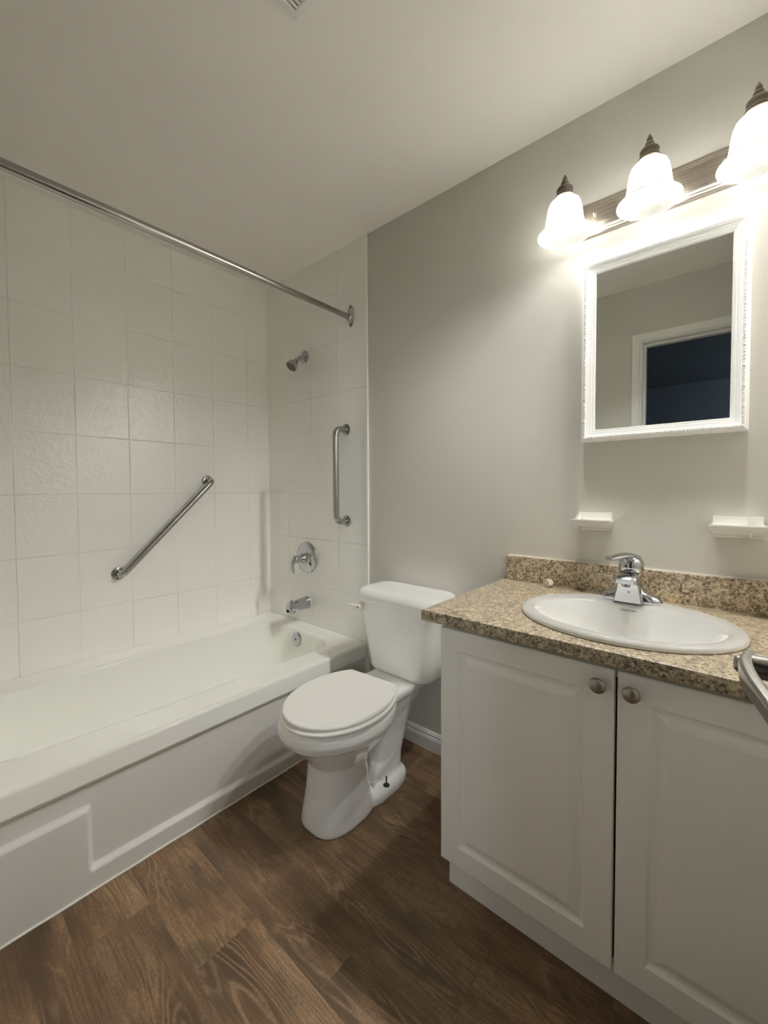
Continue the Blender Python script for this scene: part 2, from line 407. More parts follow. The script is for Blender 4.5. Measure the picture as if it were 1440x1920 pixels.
link('end_cap', bm, M['leversteel'], lh)

# ================================================================== BATHTUB
tub = thing('bathtub', 'white alcove bathtub with a stepped apron along the tiled wall', 'bathtub', (0.42, -0.75, 0))
bm = bmesh.new()
Y0, Y1 = YF+0.004, -0.006
spec = [  # x0,x1,y0,y1,r,z,inner-edge weight
    (0.003, 0.812, Y0, Y1, .006, .300, 0), (0.003, 0.812, Y0, Y1, .006, .318, 0), (0.003, 0.830, Y0, Y1, .006, .318, 0), (0.003, 0.832, Y0, Y1, .006, .320, 0),
    (0.003, 0.832, Y0, Y1, .006, .326, 0), (0.003, 0.832, Y0, Y1, .006, .377, 0), (0.003, 0.832, Y0, Y1, .006, .380, 0), (0.003, 0.8305, Y0, Y1, .006, .386, 0), (0.003, 0.826, Y0, Y1, .006, .3905, 0), (0.003, 0.819, Y0, Y1, .006, .3925, 0),
    (0.006, 0.814, Y0+.002, Y1-.001, .008, .3930, 0), (0.008, 0.808, Y0+.004, Y1-.002, .010, .3930, 0), (0.030, 0.760, Y0+.02, Y1-.020, .05, .3920, 0.3),
    (0.090, 0.690, Y0+.07, Y1-.070, .12, .3900, 1), (0.100, 0.680, Y0+.08, Y1-.080, .125, .3895, 1), (0.107, 0.673, Y0+.087, Y1-.087, .13, .387, 1), (0.112, 0.668, Y0+.092, Y1-.091, .13, .381, 1),
    (0.115, 0.665, Y0+.095, Y1-.094, .13, .372, 1), (0.132, 0.650, Y0+.13, Y1-.104, .13, .25, 0.8), (0.150, 0.632, Y0+.18, Y1-.122, .13, .15, 0.6),
    (0.170, 0.610, Y0+.23, Y1-.145, .12, .105, 0.5), (0.20, 0.58, Y0+.27, Y1-.175, .11, .085, 0.4), (0.26, 0.52, Y0+.34, Y1-.23, .08, .078, 0.2)]
rs = []
for x0, x1, y0, y1, r, z, tp in spec:
    R_ = rrect(x0, x1, y0, y1, r, z, 10); out = []
    for i, p_ in enumerate(R_):
        q = R_[(i+1) % len(R_)]; out.append(p_)
        if i % 11 == 10:
            for k in range(1, 16): out.append(p_.lerp(q, k/16))
    for p_ in out:
        if tp:
            if p_.x > (x0+x1)/2: p_.x += tp*(0.038*max(0, (p_.y+1.45)/1.45)**1.3*smooth01(p_.x, (x0+x1)/2, x1-0.02) - 0.012*smooth01(-p_.y, 0.9, 1.4))
            else: p_.x += tp*0.035*((p_.y+0.80)/0.6)**2*(1-smooth01(p_.x, x0+.02, (x0+x1)/2))
    rs.append(out)
rings(bm, rs, False, True)
link('basin', bm, M['acrylic'], tub, angle=60)
# apron: height field with the raised foot zone
def sdbox(y, z, y0, y1, z0, z1):
    dy = max(y0-y, y-y1); dz = max(z0-z, z-z1)
    return math.hypot(max(dy, 0), max(dz, 0)) + min(max(dy, dz), 0)
bm = bmesh.new(); ny, nzz = 420, 96; G = []
for i in range(ny+1):
    y = Y0 + (Y1-Y0)*i/ny; rowv = []
    for j in range(nzz+1):
        z = 0.300*j/nzz + 0.001
        ridge = 0.062 - 0.016*smooth01(y, -1.2, 0)
        d1 = sdbox(y, z, -3, 1, -1, ridge); d2 = sdbox(y, z, -3, -1.178, -1, 0.243)
        k = 0.012; h_ = max(k-abs(d1-d2), 0)/k; d = min(d1, d2) - h_*h_*k*0.25
        rowv.append(bm.verts.new((0.8165 + 0.0165*(1-smooth01(d, -0.006, 0.008)), y, z)))
    G.append(rowv)
for i in range(ny):
    for j in range(nzz): bm.faces.new((G[i][j], G[i+1][j], G[i+1][j+1], G[i][j+1]))
top = [G[i][nzz] for i in range(ny+1)]; bot = [G[i][0] for i in range(ny+1)]
tb = [bm.verts.new((0.79, v.co.y, v.co.z)) for v in top]; bb = [bm.verts.new((0.79, v.co.y, v.co.z)) for v in bot]
for i in range(ny):
    bm.faces.new((top[i], top[i+1], tb[i+1], tb[i])); bm.faces.new((bot[i+1], bot[i], bb[i], bb[i+1])); bm.faces.new((tb[i], tb[i+1], bb[i+1], bb[i]))
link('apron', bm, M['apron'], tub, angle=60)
bm = bmesh.new(); tube(bm, [(0.8345, y, 0.0015 + 0.0006*sin(y*37)) for y in [Y0+(Y1-Y0)*k/60 for k in range(61)]], 0.0035, 8)
link('caulk_bead', bm, M['caulk'], tub)
# overflow plate
bm = bmesh.new(); lathe(bm, (0.392, -0.103, 0.333), (0, -1, 0.12), [(0, 0.040), (0.003, 0.040), (0.008, 0.035), (0.0095, 0.0)], 36)
ov = link('overflow_plate', bm, M['chrome'], tub)
bm = bmesh.new(); lathe(bm, (0.392, -0.1115, 0.334), (0, -1, 0.12), [(0, 0.005), (0.002, 0.005), (0.003, 0.003)], 14)
link('screw', bm, M['bolt'], ov)

# tub spout
sp = thing('tub_spout', 'chrome tub spout with a diverter knob, below the shower valve', 'spout', (0.366, -0.004, 0.515))
bm = bmesh.new(); rs = []
for f, r, dz in ((0, .036, 0), (.004, .036, 0), (.01, .033, 0), (.05, .031, -.001), (.09, .029, -.003), (.115, .027, -.005), (.132, .025, -.009), (.138, .019, -.011)):
    rs.append([Vector((0.366 + r*0.93*math.copysign(abs(cos(a))**0.8, cos(a)), -0.004-f, 0.515+dz+r*math.copysign(abs(sin(a))**0.8, sin(a)))) for a in [2*pi*k/32 for k in range(32)]])
rings(bm, rs)
rings(bm, [rrect(.366-a, .366+a, -.142+i, -.098+j_, .010, z, 5) for z, a, i, j_ in ((.476, .017, .002, -.002), (.478, .0195, 0, 0), (.50, .0215, 0, 0), (.522, .024, .001, -.0), (.533, .022, .004, -.0), (.538, .015, .010, -.005))])
link('spout_body', bm, M['chrome'], sp)
bm = bmesh.new(); lathe(bm, (0.366, -0.120, 0.4765), (0, 0, -1), [(0, 0.013), (0.001, 0.013), (0.0015, 0.0)], 20); link('outlet', bm, M['dark'], sp)
bm = bmesh.new(); lathe(bm, (0.366, -0.118, 0.530), (0, 0, 1), [(0, 0.004), (0.012, 0.004), (0.014, 0.008), (0.019, 0.008), (0.021, 0.005)], 18); link('diverter_knob', bm, M['chrome'], sp)
bm = bmesh.new(); lathe(bm, (0.366, -0.0035, 0.515), (0, -1, 0), [(0, 0.0395), (0.003, 0.038), (0.0045, 0.035)], 32); link('sealant_ring', bm, M['caulk'], sp)

# shower valve
sv = thing('shower_valve', 'round chrome single-lever shower valve above the tub spout', 'valve', (0.366, -0.004, 0.772))
bm = bmesh.new(); lathe(bm, (0.366, -0.004, 0.772), (0, -1, 0), [(0, .089), (.004, .089), (.009, .085), (.014, .070), (.016, .045), (.020, .036), (.024, .033)], 56)
link('escutcheon', bm, M['chrome'], sv)
bm = bmesh.new(); lathe(bm, (0.366, -0.026, 0.772), (0, -1, 0), [(0, .027), (.018, .0255), (.022, .022), (.040, .020), (.060, .021), (.070, .019), (.076, .012), (.078, 0.001)], 36)
hb = link('handle_hub', bm, M['chrome'], sv)
bm = bmesh.new()
P = arcpts([(0.366, -0.084, 0.778), (0.364, -0.101, 0.764), (0.361, -0.106, 0.735), (0.359, -0.101, 0.708), (0.358, -0.098, 0.694)], 8)
tube(bm, P, [0.018 - 0.006*i/(len(P)-1) - (0.004 if i == len(P)-1 else 0) for i in range(len(P))], 18, sq=(1, 0.65))
link('lever', bm, M['chrome'], hb)

# shower head
sh = thing('shower_fixture', 'small chrome shower head on a short arm high on the tiled wall', 'shower head', (0.361, -0.004, 1.909))
bm = bmesh.new(); lathe(bm, (0.361, -0.004, 1.909), (0, -1, 0), [(0, .036), (.002, .036), (.008, .028), (.013, .016), (.0135, .012)], 36); link('flange', bm, M['chrome'], sh)
ad = Vector((0, -0.055, -0.032)).normalized()
P = arcpts([(0.361, -0.006, 1.909), (0.361, -0.022, 1.906), (0.361, -0.040, 1.895), (0.361, -0.056, 1.882)], 6)
bm = bmesh.new(); tube(bm, P, 0.0105, 18); link('arm', bm, M['chrome'], sh)
hd = Vector((0.0, -0.66, -0.75)).normalized()
bm = bmesh.new(); lathe(bm, (0.361, -0.052, 1.886), hd, [(0, .010), (.006, .014), (.014, .0145), (.018, .013), (.024, .015), (.034, .022), (.046, .030), (.060, .033), (.066, .033), (.067, .030)], 36)
he = link('shower_head', bm, M['chrome'], sh)
bm = bmesh.new(); lathe(bm, Vector((0.361, -0.052, 1.886)) + hd*0.0665, hd, [(0, .030), (.002, .029), (.0005, .012), (.002, .010), (.0025, .001)], 32); link('spray_face', bm, M['bronze'], he)

# curtain rod
rod = thing('shower_curtain_rod', 'straight metal curtain rod spanning above the bathtub', 'curtain rod', (0.733, -0.75, 2.028))
bm = bmesh.new(); tube(bm, [(0.733, YF+0.010, 2.028), (0.733, -0.55, 2.028)], 0.0150, 28); tube(bm, [(0.733, -0.56, 2.028), (0.733, -0.55, 2.028), (0.733, -0.549, 2.028), (0.733, -0.010, 2.028)], [0.0155, 0.0155, 0.0134, 0.0134], 28)
link('rod', bm, M['steel'], rod)
for s_, yy in ((-1, -0.0045), (1, YF)):
    bm = bmesh.new(); rs = []
    for d, k in ((0, 1), (.003, 1), (.006, .8), (.012, .62)):
        rs.append([Vector((0.733 + k*0.021*math.copysign(abs(cos(a))**1.3, cos(a))*1.0, yy+s_*d, 2.036 + (0.056 if k == 1 else 0.056*k*0.72)*math.copysign(abs(sin(a))**0.9, sin(a)) - (0 if k == 1 else 0.004))) for a in [2*pi*i/40 for i in range(40)]])
    rings(bm, rs); lathe(bm, (0.733, yy+s_*0.004, 2.028), (0, s_, 0), [(0, .0205), (.014, .019), (.018, .0165)], 28)
    fl = link('flange', bm, M['chrome'], rod)
    for dz in (-0.043, 0.043):
        bm = bmesh.new(); lathe(bm, (0.733, yy+s_*0.003, 2.036+dz), (0, s_, 0), [(0, .0045), (.0035, .004), (.0045, .0015)], 12)
        link('screw', bm, M['bolt'], fl)

# grab bars
def grab_bar(label, a, b, nrm, so):
    a, b, nrm = Vector(a), Vector(b), Vector(nrm)
    g = thing('grab_bar', label, 'grab bar', a, 'stainless grab bars over the tub')
    bm = bmesh.new(); tube(bm, fillet([a+nrm*0.004, a+nrm*so, b+nrm*so, b+nrm*0.004], 0.042, 10), 0.0155, 24); link('bar', bm, M['steel'], g)
    ax = (b-a).normalized(); sd = ax.cross(nrm)
    for p_ in (a, b):
        bm = bmesh.new(); lathe(bm, p_, nrm, [(0, .030), (.0025, .030), (.004, .028), (.005, .0175), (.011, .0170)], 36)
        f = link('flange', bm, M['steel'], g)
        for k in range(3):
            bm = bmesh.new(); th = 2*pi*k/3+0.5; lathe(bm, p_ + (ax*cos(th)+sd*sin(th))*0.0235 + nrm*0.003, nrm, [(0, .0038), (.0025, .0035), (.0035, .001)], 10)
            link('screw', bm, M['bolt'], f)
    return g
grab_bar('steel grab bar mounted diagonally on the long tiled wall', (0.0, -0.845, 0.766), (0.0, -0.401, 1.211), (1, 0, 0), 0.062)
grab_bar('steel grab bar mounted upright on the end wall beside the white edge strip', (0.692, -0.004, 0.996), (0.692, -0.004, 1.468), (0, -1, 0), 0.074)

# ================================================================== TOILET
TX = 1.155
toi = thing('toilet', 'white two-piece toilet with closed lid between tub and vanity', 'toilet', (TX, -0.4, 0))
bm = bmesh.new()
# bowl and pedestal: z, half width, front y, back y, exponent
sec = [(0.0, .103, -.640, -.375, 2.7), (0.012, .104, -.641, -.375, 2.7), (0.05, .100, -.634, -.385, 2.7), (0.11, .096, -.622, -.40, 2.6), (0.18, .093, -.616, -.405, 2.4), (0.215, .097, -.618, -.39, 2.2),
       (0.245, .118, -.640, -.35, 2.1), (0.275, .142, -.668, -.30, 2.1), (0.305, .161, -.694, -.29, 2.1), (0.318, .169, -.706, -.285, 2.1), (0.328, .179, -.722, -.28, 2.1), (0.350, .184, -.730, -.275, 2.1), (0.372, .183, -.728, -.27, 2.1), (0.386, .175, -.716, -.27, 2.1), (0.388, .160, -.70, -.28, 2.1)]
rs = []
for z, hw, yf, yb, e in sec:
    yc = yf + (yb-yf)*0.52; rs.append(egg(TX, yc, hw, yc-yf, yb-yc, z, 56, e))
rings(bm, rs)
# foot
rs = [egg(TX, -0.34, k*0.104, 0.12*k, 0.162*k, z, 56, 2.9) for z, k in ((0, 1), (0.016, 1.0), (0.026, .985), (0.032, .95), (0.034, .86))]
rings(bm, rs)
# rear column and deck
rs = [egg(TX, yc, hw, l, l2, z, 40, 2.8) for z, yc, hw, l, l2 in ((0.0, -.28, .066, .1, .085), (0.1, -.27, .064, .1, .085), (0.2, -.25, .068, .12, .105), (0.27, -.23, .078, .14, .13), (0.33, -.21, .098, .16, .16), (0.345, -.20, .104, .16, .165), (0.368, -.19, .113, .16, .165))]
rings(bm, rs)
rs = [rrect(TX-a, TX+a, -0.36, yb, .02, z, 5) for z, a, yb in ((0.335, .096, -.05), (0.352, .108, -.035), (0.374, .112, -.03), (0.381, .108, -.035))]
rings(bm, rs)
# trapway relief on both flanks
for sgn in (-1, 1):
    tube(bm, arcpts([(TX+sgn*.022, -.43, .12), (TX+sgn*.028, -.395, .088), (TX+sgn*.031, -.35, .082), (TX+sgn*.031, -.29, .104), (TX+sgn*.029, -.245, .15), (TX+sgn*.027, -.23, .23), (TX+sgn*.027, -.24, .31)], 6), 0.035, 20)
bmesh.ops.recalc_face_normals(bm, faces=bm.faces)
body = link('bowl', bm, M['porcelain'], toi, angle=180)
md = body.modifiers.new('remesh', 'REMESH'); md.mode = 'VOXEL'; md.voxel_size = 0.0036; md.use_smooth_shade = True
md = body.modifiers.new('soften', 'SMOOTH'); md.factor = 0.6; md.iterations = 6
# tank
bm = bmesh.new()
TXC = 1.165
rs = [rrect(TXC-a, TXC+a, yf, -0.022, .055, z, 9) for z, a, yf in ((0.3785, .135, -.172), (0.381, .149, -.186), (0.388, .157, -.194), (0.402, .163, -.198), (0.50, .177, -.203), (0.60, .191, -.207), (0.672, .199, -.210))]
rings(bm, rs); link('tank', bm, M['porcelain'], toi, angle=70)
bm = bmesh.new()
rs = [rrect(TXC-a, TXC+a, yf, yb, r, z, 9) for z, a, yf, yb, r in ((0.6735, .196, -.207, -.02, .05), (0.6735, .208, -.222, -.010, .058), (0.680, .211, -.225, -.008, .06), (0.700, .211, -.225, -.008, .06), (0.716, .208, -.222, -.010, .058), (0.727, .200, -.213, -.015, .052), (0.733, .185, -.198, -.028, .045), (0.736, .15, -.165, -.055, .03), (0.7365, .08, -.13, -.09, .01))]
rings(bm, rs); link('tank_lid', bm, M['porcelain'], toi, angle=70)
# flush lever, front left of the tank
bm = bmesh.new()
rings(bm, [[Vector((p_.x, yy, p_.y)) for p_ in rrect(.970+k, 1.004-k, .637+k, .663-k, .009, 0, 4)] for yy, k in ((-.198, 0), (-.228, 0), (-.232, .002), (-.234, .006))])
tube(bm, [(0.985, -0.230, 0.654), (0.965, -0.232, 0.655), (0.944, -0.232, 0.657), (0.937, -0.232, 0.657)], [.008, .0075, .0065, .005], 14, sq=(1, 0.6))
link('flush_lever', bm, M['lever'], toi)
# seat and lid
SX, SROT = 1.160, radians(3.5)
def seatring(hw, yf, z, n=160, ins=0.0):
    out = []
    yb = -0.308; yc = -0.495
    for i in range(n):
        a = 2*pi*i/n; c, s_ = cos(a), sin(a)
        if s_ < 0: x = (hw-ins)*c; y = yc + (yc*-1+yf+ins)*1.0*abs(s_)*1.0 if False else yc - (abs(yf-yc)-ins)*abs(s_)
        else:
            x = (hw-ins)*math.copysign(abs(c)**0.93, c); y = yc + (0.235-ins)*s_
            if y > yb-ins: y = yb-ins
        out.append(Vector((SX+x, y, z)))
    cz = Vector((SX, yc, 0)); R_ = Matrix.Rotation(SROT, 3, 'Z')
    return [cz + R_ @ (p_-cz) for p_ in out]
bm = bmesh.new(); rings(bm, [seatring(.181, -.727, .3885, ins=i) if False else seatring(.181, -.727, z, ins=i) for z, i in ((.3895, .010), (.3905, .003), (.394, 0), (.3995, .0005), (.4035, .004), (.4045, .03))])
link('seat', bm, M['seat'], toi, angle=50)
bm = bmesh.new(); rings(bm, [seatring(.1755, -.720, z, ins=i) for z, i in ((.4088, .018), (.4092, .006), (.411, .0005), (.4155, 0), (.419, .002), (.4215, .007), (.4225, .02), (.4235, .08))])
link('seat_lid', bm, M['seat'], toi, angle=50)
for dx in (-0.072, 0.072):
    bm = bmesh.new(); rings(bm, [rrect(TX-.008+dx-.016*k, TX-.008+dx+.016*k, -.298-.004*k, -.274+.002*k, .006, z, 4) for z, k in ((.380, 1), (.392, 1), (.396, .8))]); link('hinge', bm, M['seat'], toi, angle=50)
bm = bmesh.new(); lathe(bm, (1.236, -0.335, 0.032), (0, 0, 1), [(0, .0125), (.003, .0125), (.0035, .006), (.007, .0055), (.0075, .0030), (.036, .0030), (.037, .0015)], 20)
link('floor_bolt', bm, M['bolt'], toi)

# ================================================================== VANITY
CXL, CXR, CF = 1.605, XR-0.006, -0.512
van = thing('vanity_cabinet', 'white two-door vanity cabinet with raised-panel doors under the granite top', 'cabinet', (2.05, -0.27, 0))
bm = bmesh.new()
for x0, x1 in ((CXL, CXL+0.016), (CXR-0.016, CXR)):
    box(bm, x0, x1, CF, -0.001, 0.108, 0.787, 0.0008); box(bm, x0, x1, -0.466, -0.001, 0.0, 0.108)
box(bm, CXL+.016, CXR-.016, CF, -0.02, 0.108, 0.124); box(bm, CXL+.016, CXR-.016, CF, CF+.018, 0.752, 0.787); box(bm, CXL+.016, CXR-.016, -0.012, -0.001, 0.124, 0.787)
link('carcass', bm, M['cabinet'], van, smooth=False)
link('toe_kick', mkbox(CXL, CXR, -0.482, -0.466, 0.0, 0.1078), M['cabinet'], van, smooth=False)
def cabinet_door(x0, x1, z0, z1, knobx):
    yf = -0.531; bm = bmesh.new()
    def rr(i, dy):  # inset ring
        return [Vector((a, yf+dy, b)) for a, b in ((x0+i, z0+i), (x1-i, z0+i), (x1-i, z1-i), (x0+i, z1-i))]
    def rr2(ix, iz, dy): return [Vector((a, yf+dy, b)) for a, b in ((x0+ix, z0+iz), (x1-ix, z0+iz), (x1-ix, z1-iz), (x0+ix, z1-iz))]
    rs = [rr(0, .018), rr(0, .0025), rr(.001, .0008), rr(.003, 0)]
    for i, dy in ((.056, 0), (.0575, .0012), (.060, .0060), (.063, .0080), (.070, .0084), (.073, .0074), (.082, .0024), (.088, .0005), (.091, 0)): rs.append(rr(i, dy))
    rings(bm, rs); d = link('cabinet_door', bm, M['cabinet'], van, smooth=False)
    bm = bmesh.new(); lathe(bm, (knobx, yf, 0.737), (0, -1, 0), [(0, .008), (.003, .0065), (.009, .006), (.013, .009), (.016, .0150), (.0195, .0168), (.0225, .0155), (.0255, .010), (.0265, .001)], 32)
    link('knob', bm, M['knob'], d, angle=60)
cabinet_door(1.6055, 2.0405, 0.110, 0.773, 2.012)
cabinet_door(2.0465, 2.493, 0.110, 0.773, 2.075)

# countertop with the sink hole
SCX, SCY = 2.010, -0.300
def ellipse(cx, cy, a, b, z, n=96, e=2.0):
    return egg(cx, cy, a, b, b, z, n, e)
ct = thing('countertop', 'brown speckled granite-look countertop with backsplash on the vanity', 'countertop', (2.03, -0.28, 0.787))
X0, X1, YA, YB = 1.555, XR-0.001, -0.553, -0.0005
bm = bmesh.new()
angs = sorted(set([2*pi*i/96 for i in range(96)] + [math.atan2(y-SCY, x-SCX) % (2*pi) for x in (X0, X1) for y in (YA, YB)]))
def hole(a, b, z): return [Vector((SCX+a*cos(t_), SCY+b*sin(t_), z)) for t_ in angs]
def rect(ins, z):
    out = []
    for t_ in angs:
        c, s_ = cos(t_), sin(t_); k = 1e9
        if c > 1e-9: k = min(k, (X1-SCX)/c)
        if c < -1e-9: k = min(k, (X0-SCX)/c)
        if s_ > 1e-9: k = min(k, (YB-SCY)/s_)
        if s_ < -1e-9: k = min(k, (YA-SCY)/s_)
        x, y = SCX+k*c, SCY+k*s_
        out.append(Vector((min(max(x, X0+ins), X1-ins), min(max(y, YA+ins), YB-ins), z)))
    return out
rings(bm, [hole(.232, .193, .7875), rect(.002, .7875), rect(0, .7895), rect(0, .813), rect(.0015, .8165), rect(.005, .818), hole(.232, .193, .818), hole(.232, .193, .7875)], False, False)
link('worktop', bm, M['granite'], ct, angle=30)
bm = bmesh.new(); box(bm, 1.572, X1, -0.020, -0.0005, 0.818, 0.908, 0.002); link('backsplash', bm, M['granite'], ct, smooth=False)
bm = bmesh.new(); tube(bm, [(1.572, -0.0015, 0.9085), (X1, -0.0015, 0.9085)], 0.002, 6); link('caulk_line', bm, M['caulk'], ct)

# sink
sk = thing('sink', 'oval white drop-in sink set in the granite countertop', 'sink', (SCX, SCY, 0.818))
bm = bmesh.new()
rs = [ellipse(SCX, SCY, .247, .209, .8182), ellipse(SCX, SCY, .250, .212, .8195), ellipse(SCX, SCY, .2495, .2115, .826), ellipse(SCX, SCY, .245, .207, .8310), ellipse(SCX, SCY, .236, .198, .8335), ellipse(SCX, SCY-.004, .225, .186, .8335),
      ellipse(SCX, SCY-.015, .215, .160, .8315), ellipse(SCX, SCY-.0165, .2105, .1525, .8290), ellipse(SCX, SCY-.018, .2070, .1480, .8235), ellipse(SCX, SCY-.019, .2035, .1445, .8150), ellipse(SCX, SCY-.019, .197, .139, .795),
      ellipse(SCX, SCY-.018, .180, .126, .755), ellipse(SCX, SCY-.016, .150, .104, .720), ellipse(SCX, SCY-.012, .105, .075, .697), ellipse(SCX, SCY-.01, .055, .045, .687), ellipse(SCX, SCY-.01, .024, .024, .684)]
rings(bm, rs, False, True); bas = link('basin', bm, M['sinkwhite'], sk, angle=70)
bm = bmesh.new(); lathe(bm, (SCX, SCY-.01, .684), (0, 0, 1), [(0, .024), (.002, .024), (.003, .020), (.001, .015), (.004, .013), (.005, .001)], 28); link('drain', bm, M['chrome'], sk)
# maker's mark on the back wall of the bowl
dg = bpy.context.evaluated_depsgraph_get()
bv = BVHTree.FromPolygons([bas.matrix_basis @ Vector(v.co) + Vector(sk.location) for v in bas.data.vertices], [tuple(p_.vertices) for p_ in bas.data.polygons])
def cam_ray(u, v):
    return (r2*((u-720)/FPX) - u2*((v-960-SH)/FPX) + fwd).normalized()
def text_mesh(s_, size):
    cu = bpy.data.curves.new('t', 'FONT'); cu.body = s_; cu.size = size; cu.align_x = 'CENTER'; cu.align_y = 'CENTER'; cu.extrude = size*0.02; cu.space_character = 1.25
    o = bpy.data.objects.new('t', cu); COL.objects.link(o)
    dg_ = bpy.context.evaluated_depsgraph_get(); dg_.update()
    me = bpy.data.meshes.new_from_object(o.evaluated_get(dg_)); bpy.data.objects.remove(o); bm_ = bmesh.new(); bm_.from_mesh(me); return bm_
def stamp(name, s_, size, u, v, bvh, parent, material, tilt=0.0):
    loc, nrm, i_, d_ = bvh.ray_cast(CAM, cam_ray(u, v))
    if loc is None: return
    if nrm.dot(CAM-loc) < 0: nrm = -nrm
    xa = Vector((0, 0, 1)).cross(nrm).normalized(); ya_ = nrm.cross(xa)
    bm_ = text_mesh(s_, size)
    mtx = Matrix((xa, ya_, nrm)).transposed().to_4x4(); mtx.translation = loc + nrm*0.0006
    bmesh.ops.transform(bm_, matrix=mtx, verts=bm_.verts)
    return link(name, bm_, material, parent, smooth=False)
stamp('dark_mark', 'SANITARI', 0.0078, 1179, 1145, bv, sk, M['ink'])

# faucet
FX, FY = 2.000, -0.128
fa = thing('faucet', 'chrome single-lever faucet standing on the back of the sink', 'faucet', (FX, FY, 0.832))
bm = bmesh.new()
rs = [egg(FX, FY, a, b, b, z, 56, e) for a, b, z, e in ((.079, .028, .8325, 2.6), (.080, .029, .836, 2.6), (.078, .027, .843, 2.5), (.071, .0245, .850, 2.3), (.056, .0235, .856, 2.1), (.040, .0235, .862, 2.0), (.032, .0235, .872, 2.0), (.0285, .0235, .888, 2.2), (.026, .0235, .905, 2.2), (.0245, .0235, .917, 2.2), (.023, .022, .920, 2.2))]
rings(bm, rs)
# flared front of the body that carries the short spout
rs = []
for z, hw, yf in ((.8345, .038, -.172), (.850, .034, -.171), (.870, .0285, -.172), (.885, .027, -.175), (.890, .0275, -.190), (.8925, .0275, -.205), (.903, .0275, -.206), (.911, .026, -.198), (.917, .022, -.170)):
    rs.append(rrect(FX-hw, FX+hw, yf, FY+.01, .006, z, 5))
rings(bm, rs); bdy = link('body', bm, M['chrome'], fa, angle=50)
bm = bmesh.new(); lathe(bm, (FX, -0.192, 0.892), (0, -.05, -1), [(0, .011), (.008, .011), (.009, .0095), (.0095, .001)], 22); link('aerator', bm, M['chrome'], fa)
bm = bmesh.new()
tlt = Vector((0, 0.10, 1)).normalized()
lathe(bm, (FX+.002, FY-.006, .917), tlt, [(0, .027), (.004, .030), (.012, .032), (.024, .0325), (.034, .030), (.041, .024), (.046, .015), (.048, .001)], 40)
P = arcpts([(FX+.008, FY+.012, .956), (FX-.006, FY-.018, .9645), (FX-.022, FY-.045, .9635), (FX-.036, FY-.070, .9600), (FX-.042, FY-.082, .9615)], 6)
tube(bm, P, [0.021-0.010*i/(len(P)-1) for i in range(len(P))], 18, sq=(1, 0.5)); hn = link('handle', bm, M['chrome'], fa, angle=50)
bm = bmesh.new(); lathe(bm, (FX-.006, FY-.0375, .936), (0, -1, 0.05), [(0, .0028), (.0012, .0028), (.0015, .001)], 12); link('index_dot', bm, M['dark'], hn)
bm2 = text_mesh('u', 0.012); bmesh.ops.transform(bm2, matrix=Matrix.Translation((FX+.003, -.1728, .866)) @ Matrix.Rotation(pi/2, 4, 'X'), verts=bm2.verts); link('dark_mark', bm2, M['dark'], fa, smooth=False)  # small dark u-shaped mark on the front of the faucet body

# small ivory cap lying on the counter
cp = thing('bottle_cap', 'small ivory plastic cap lying on its side on the granite', 'cap', (1.737, -0.050, 0.818))
bm = bmesh.new(); cdx = Vector((0.45, 0.89, 0)).normalized(); c0 = Vector((1.737, -0.052, 0.8320)) - cdx*0.009
lathe(bm, c0, cdx, [(0.010, .0095), (0.0, .0112), (0.0, .0130), (.002, .0138), (.014, .0138), (.021, .0130), (.0225, .009)], 28, cap0=True); link('shell', bm, M['cap'], cp)
bm = bmesh.new(); lathe(bm, c0+cdx*0.0085, -cdx, [(0, .0045), (.006, .0045), (.0065, .003)], 16); link('stem', bm, M['cap'], cp)

# soap dishes
def dish(label, x0, x1, xd):
    g = thing('soap_dish', label, 'soap dish', ((x0+x1)/2, 0, 1.05), 'ceramic dishes on the wall above the counter')
    bm = bmesh.new()
    box(bm, x0, x1, -0.013, -0.0005, 1.021, 1.081, 0.003, 2)
    rings(bm, [rrect(x0+i, x1-i, -yo, -0.006, .004, z, 4) for z, i, yo in ((1.026, .004, .020), (1.034, .000, .045), (1.0465, -.006, .067), (1.049, -.007, .070), (1.057, -.007, .071), (1.059, -.006, .070), (1.0590, -.001, .065), (1.053, .004, .060), (1.051, .012, .050))])
    link('tray', bm, M['ceramic'], g, angle=50)
    bm = bmesh.new()
    rings(bm, [[Vector((xd+dx, y, z)) for y, z in ((-.013, 1.019), (-.045, 1.026), (-.058, 1.036), (-.067, 1.0575), (-.045, 1.064), (-.028, 1.073), (-.013, 1.079))] for dx in (-.004, .004)])
    bmesh.ops.bevel(bm, geom=bm.edges[:], offset=0.0018, segments=2, affect='EDGES')
    link('rib', bm, M['ceramic'], g, angle=50)
dish('white ceramic soap dish on the wall left of the faucet', 1.822, 1.926, 1.829)
dish('white ceramic dish on the wall right of the faucet, below the mirror corner', 2.181, 2.289, 2.262)

# mirror
mi = thing('wall_mirror', 'rectangular mirror in an ornate white frame above the sink', 'mirror', (2.04, 0, 1.60))
mx0, mx1, mz0, mz1 = 1.832, 2.2525, 1.3135, 1.897
prof = [(0, 0), (0, -.021), (.002, -.024), (.005, -.025), (.0065, -.028), (.010, -.031), (.014, -.0315), (.017, -.029), (.0185, -.025), (.022, -.024), (.0235, -.0215), (.029, -.020), (.0305, -.0175), (.036, -.0165), (.039, -.013), (.040, -.006), (.040, -.003)]
bm = bmesh.new()
rings(bm, [[Vector((a, y, b)) for a, b in ((mx0+i, mz0+i), (mx1-i, mz0+i), (mx1-i, mz1-i), (mx0+i, mz1-i))] for i, y in prof], False, False)
link('frame', bm, M['frame'], mi, smooth=False)
link('mirror_glass', mkbox(mx0+.037, mx1-.037, -.0095, -.003, mz0+.037, mz1-.037), M['mirror'], mi, smooth=False)
bm = bmesh.new(); ii = 0.0115
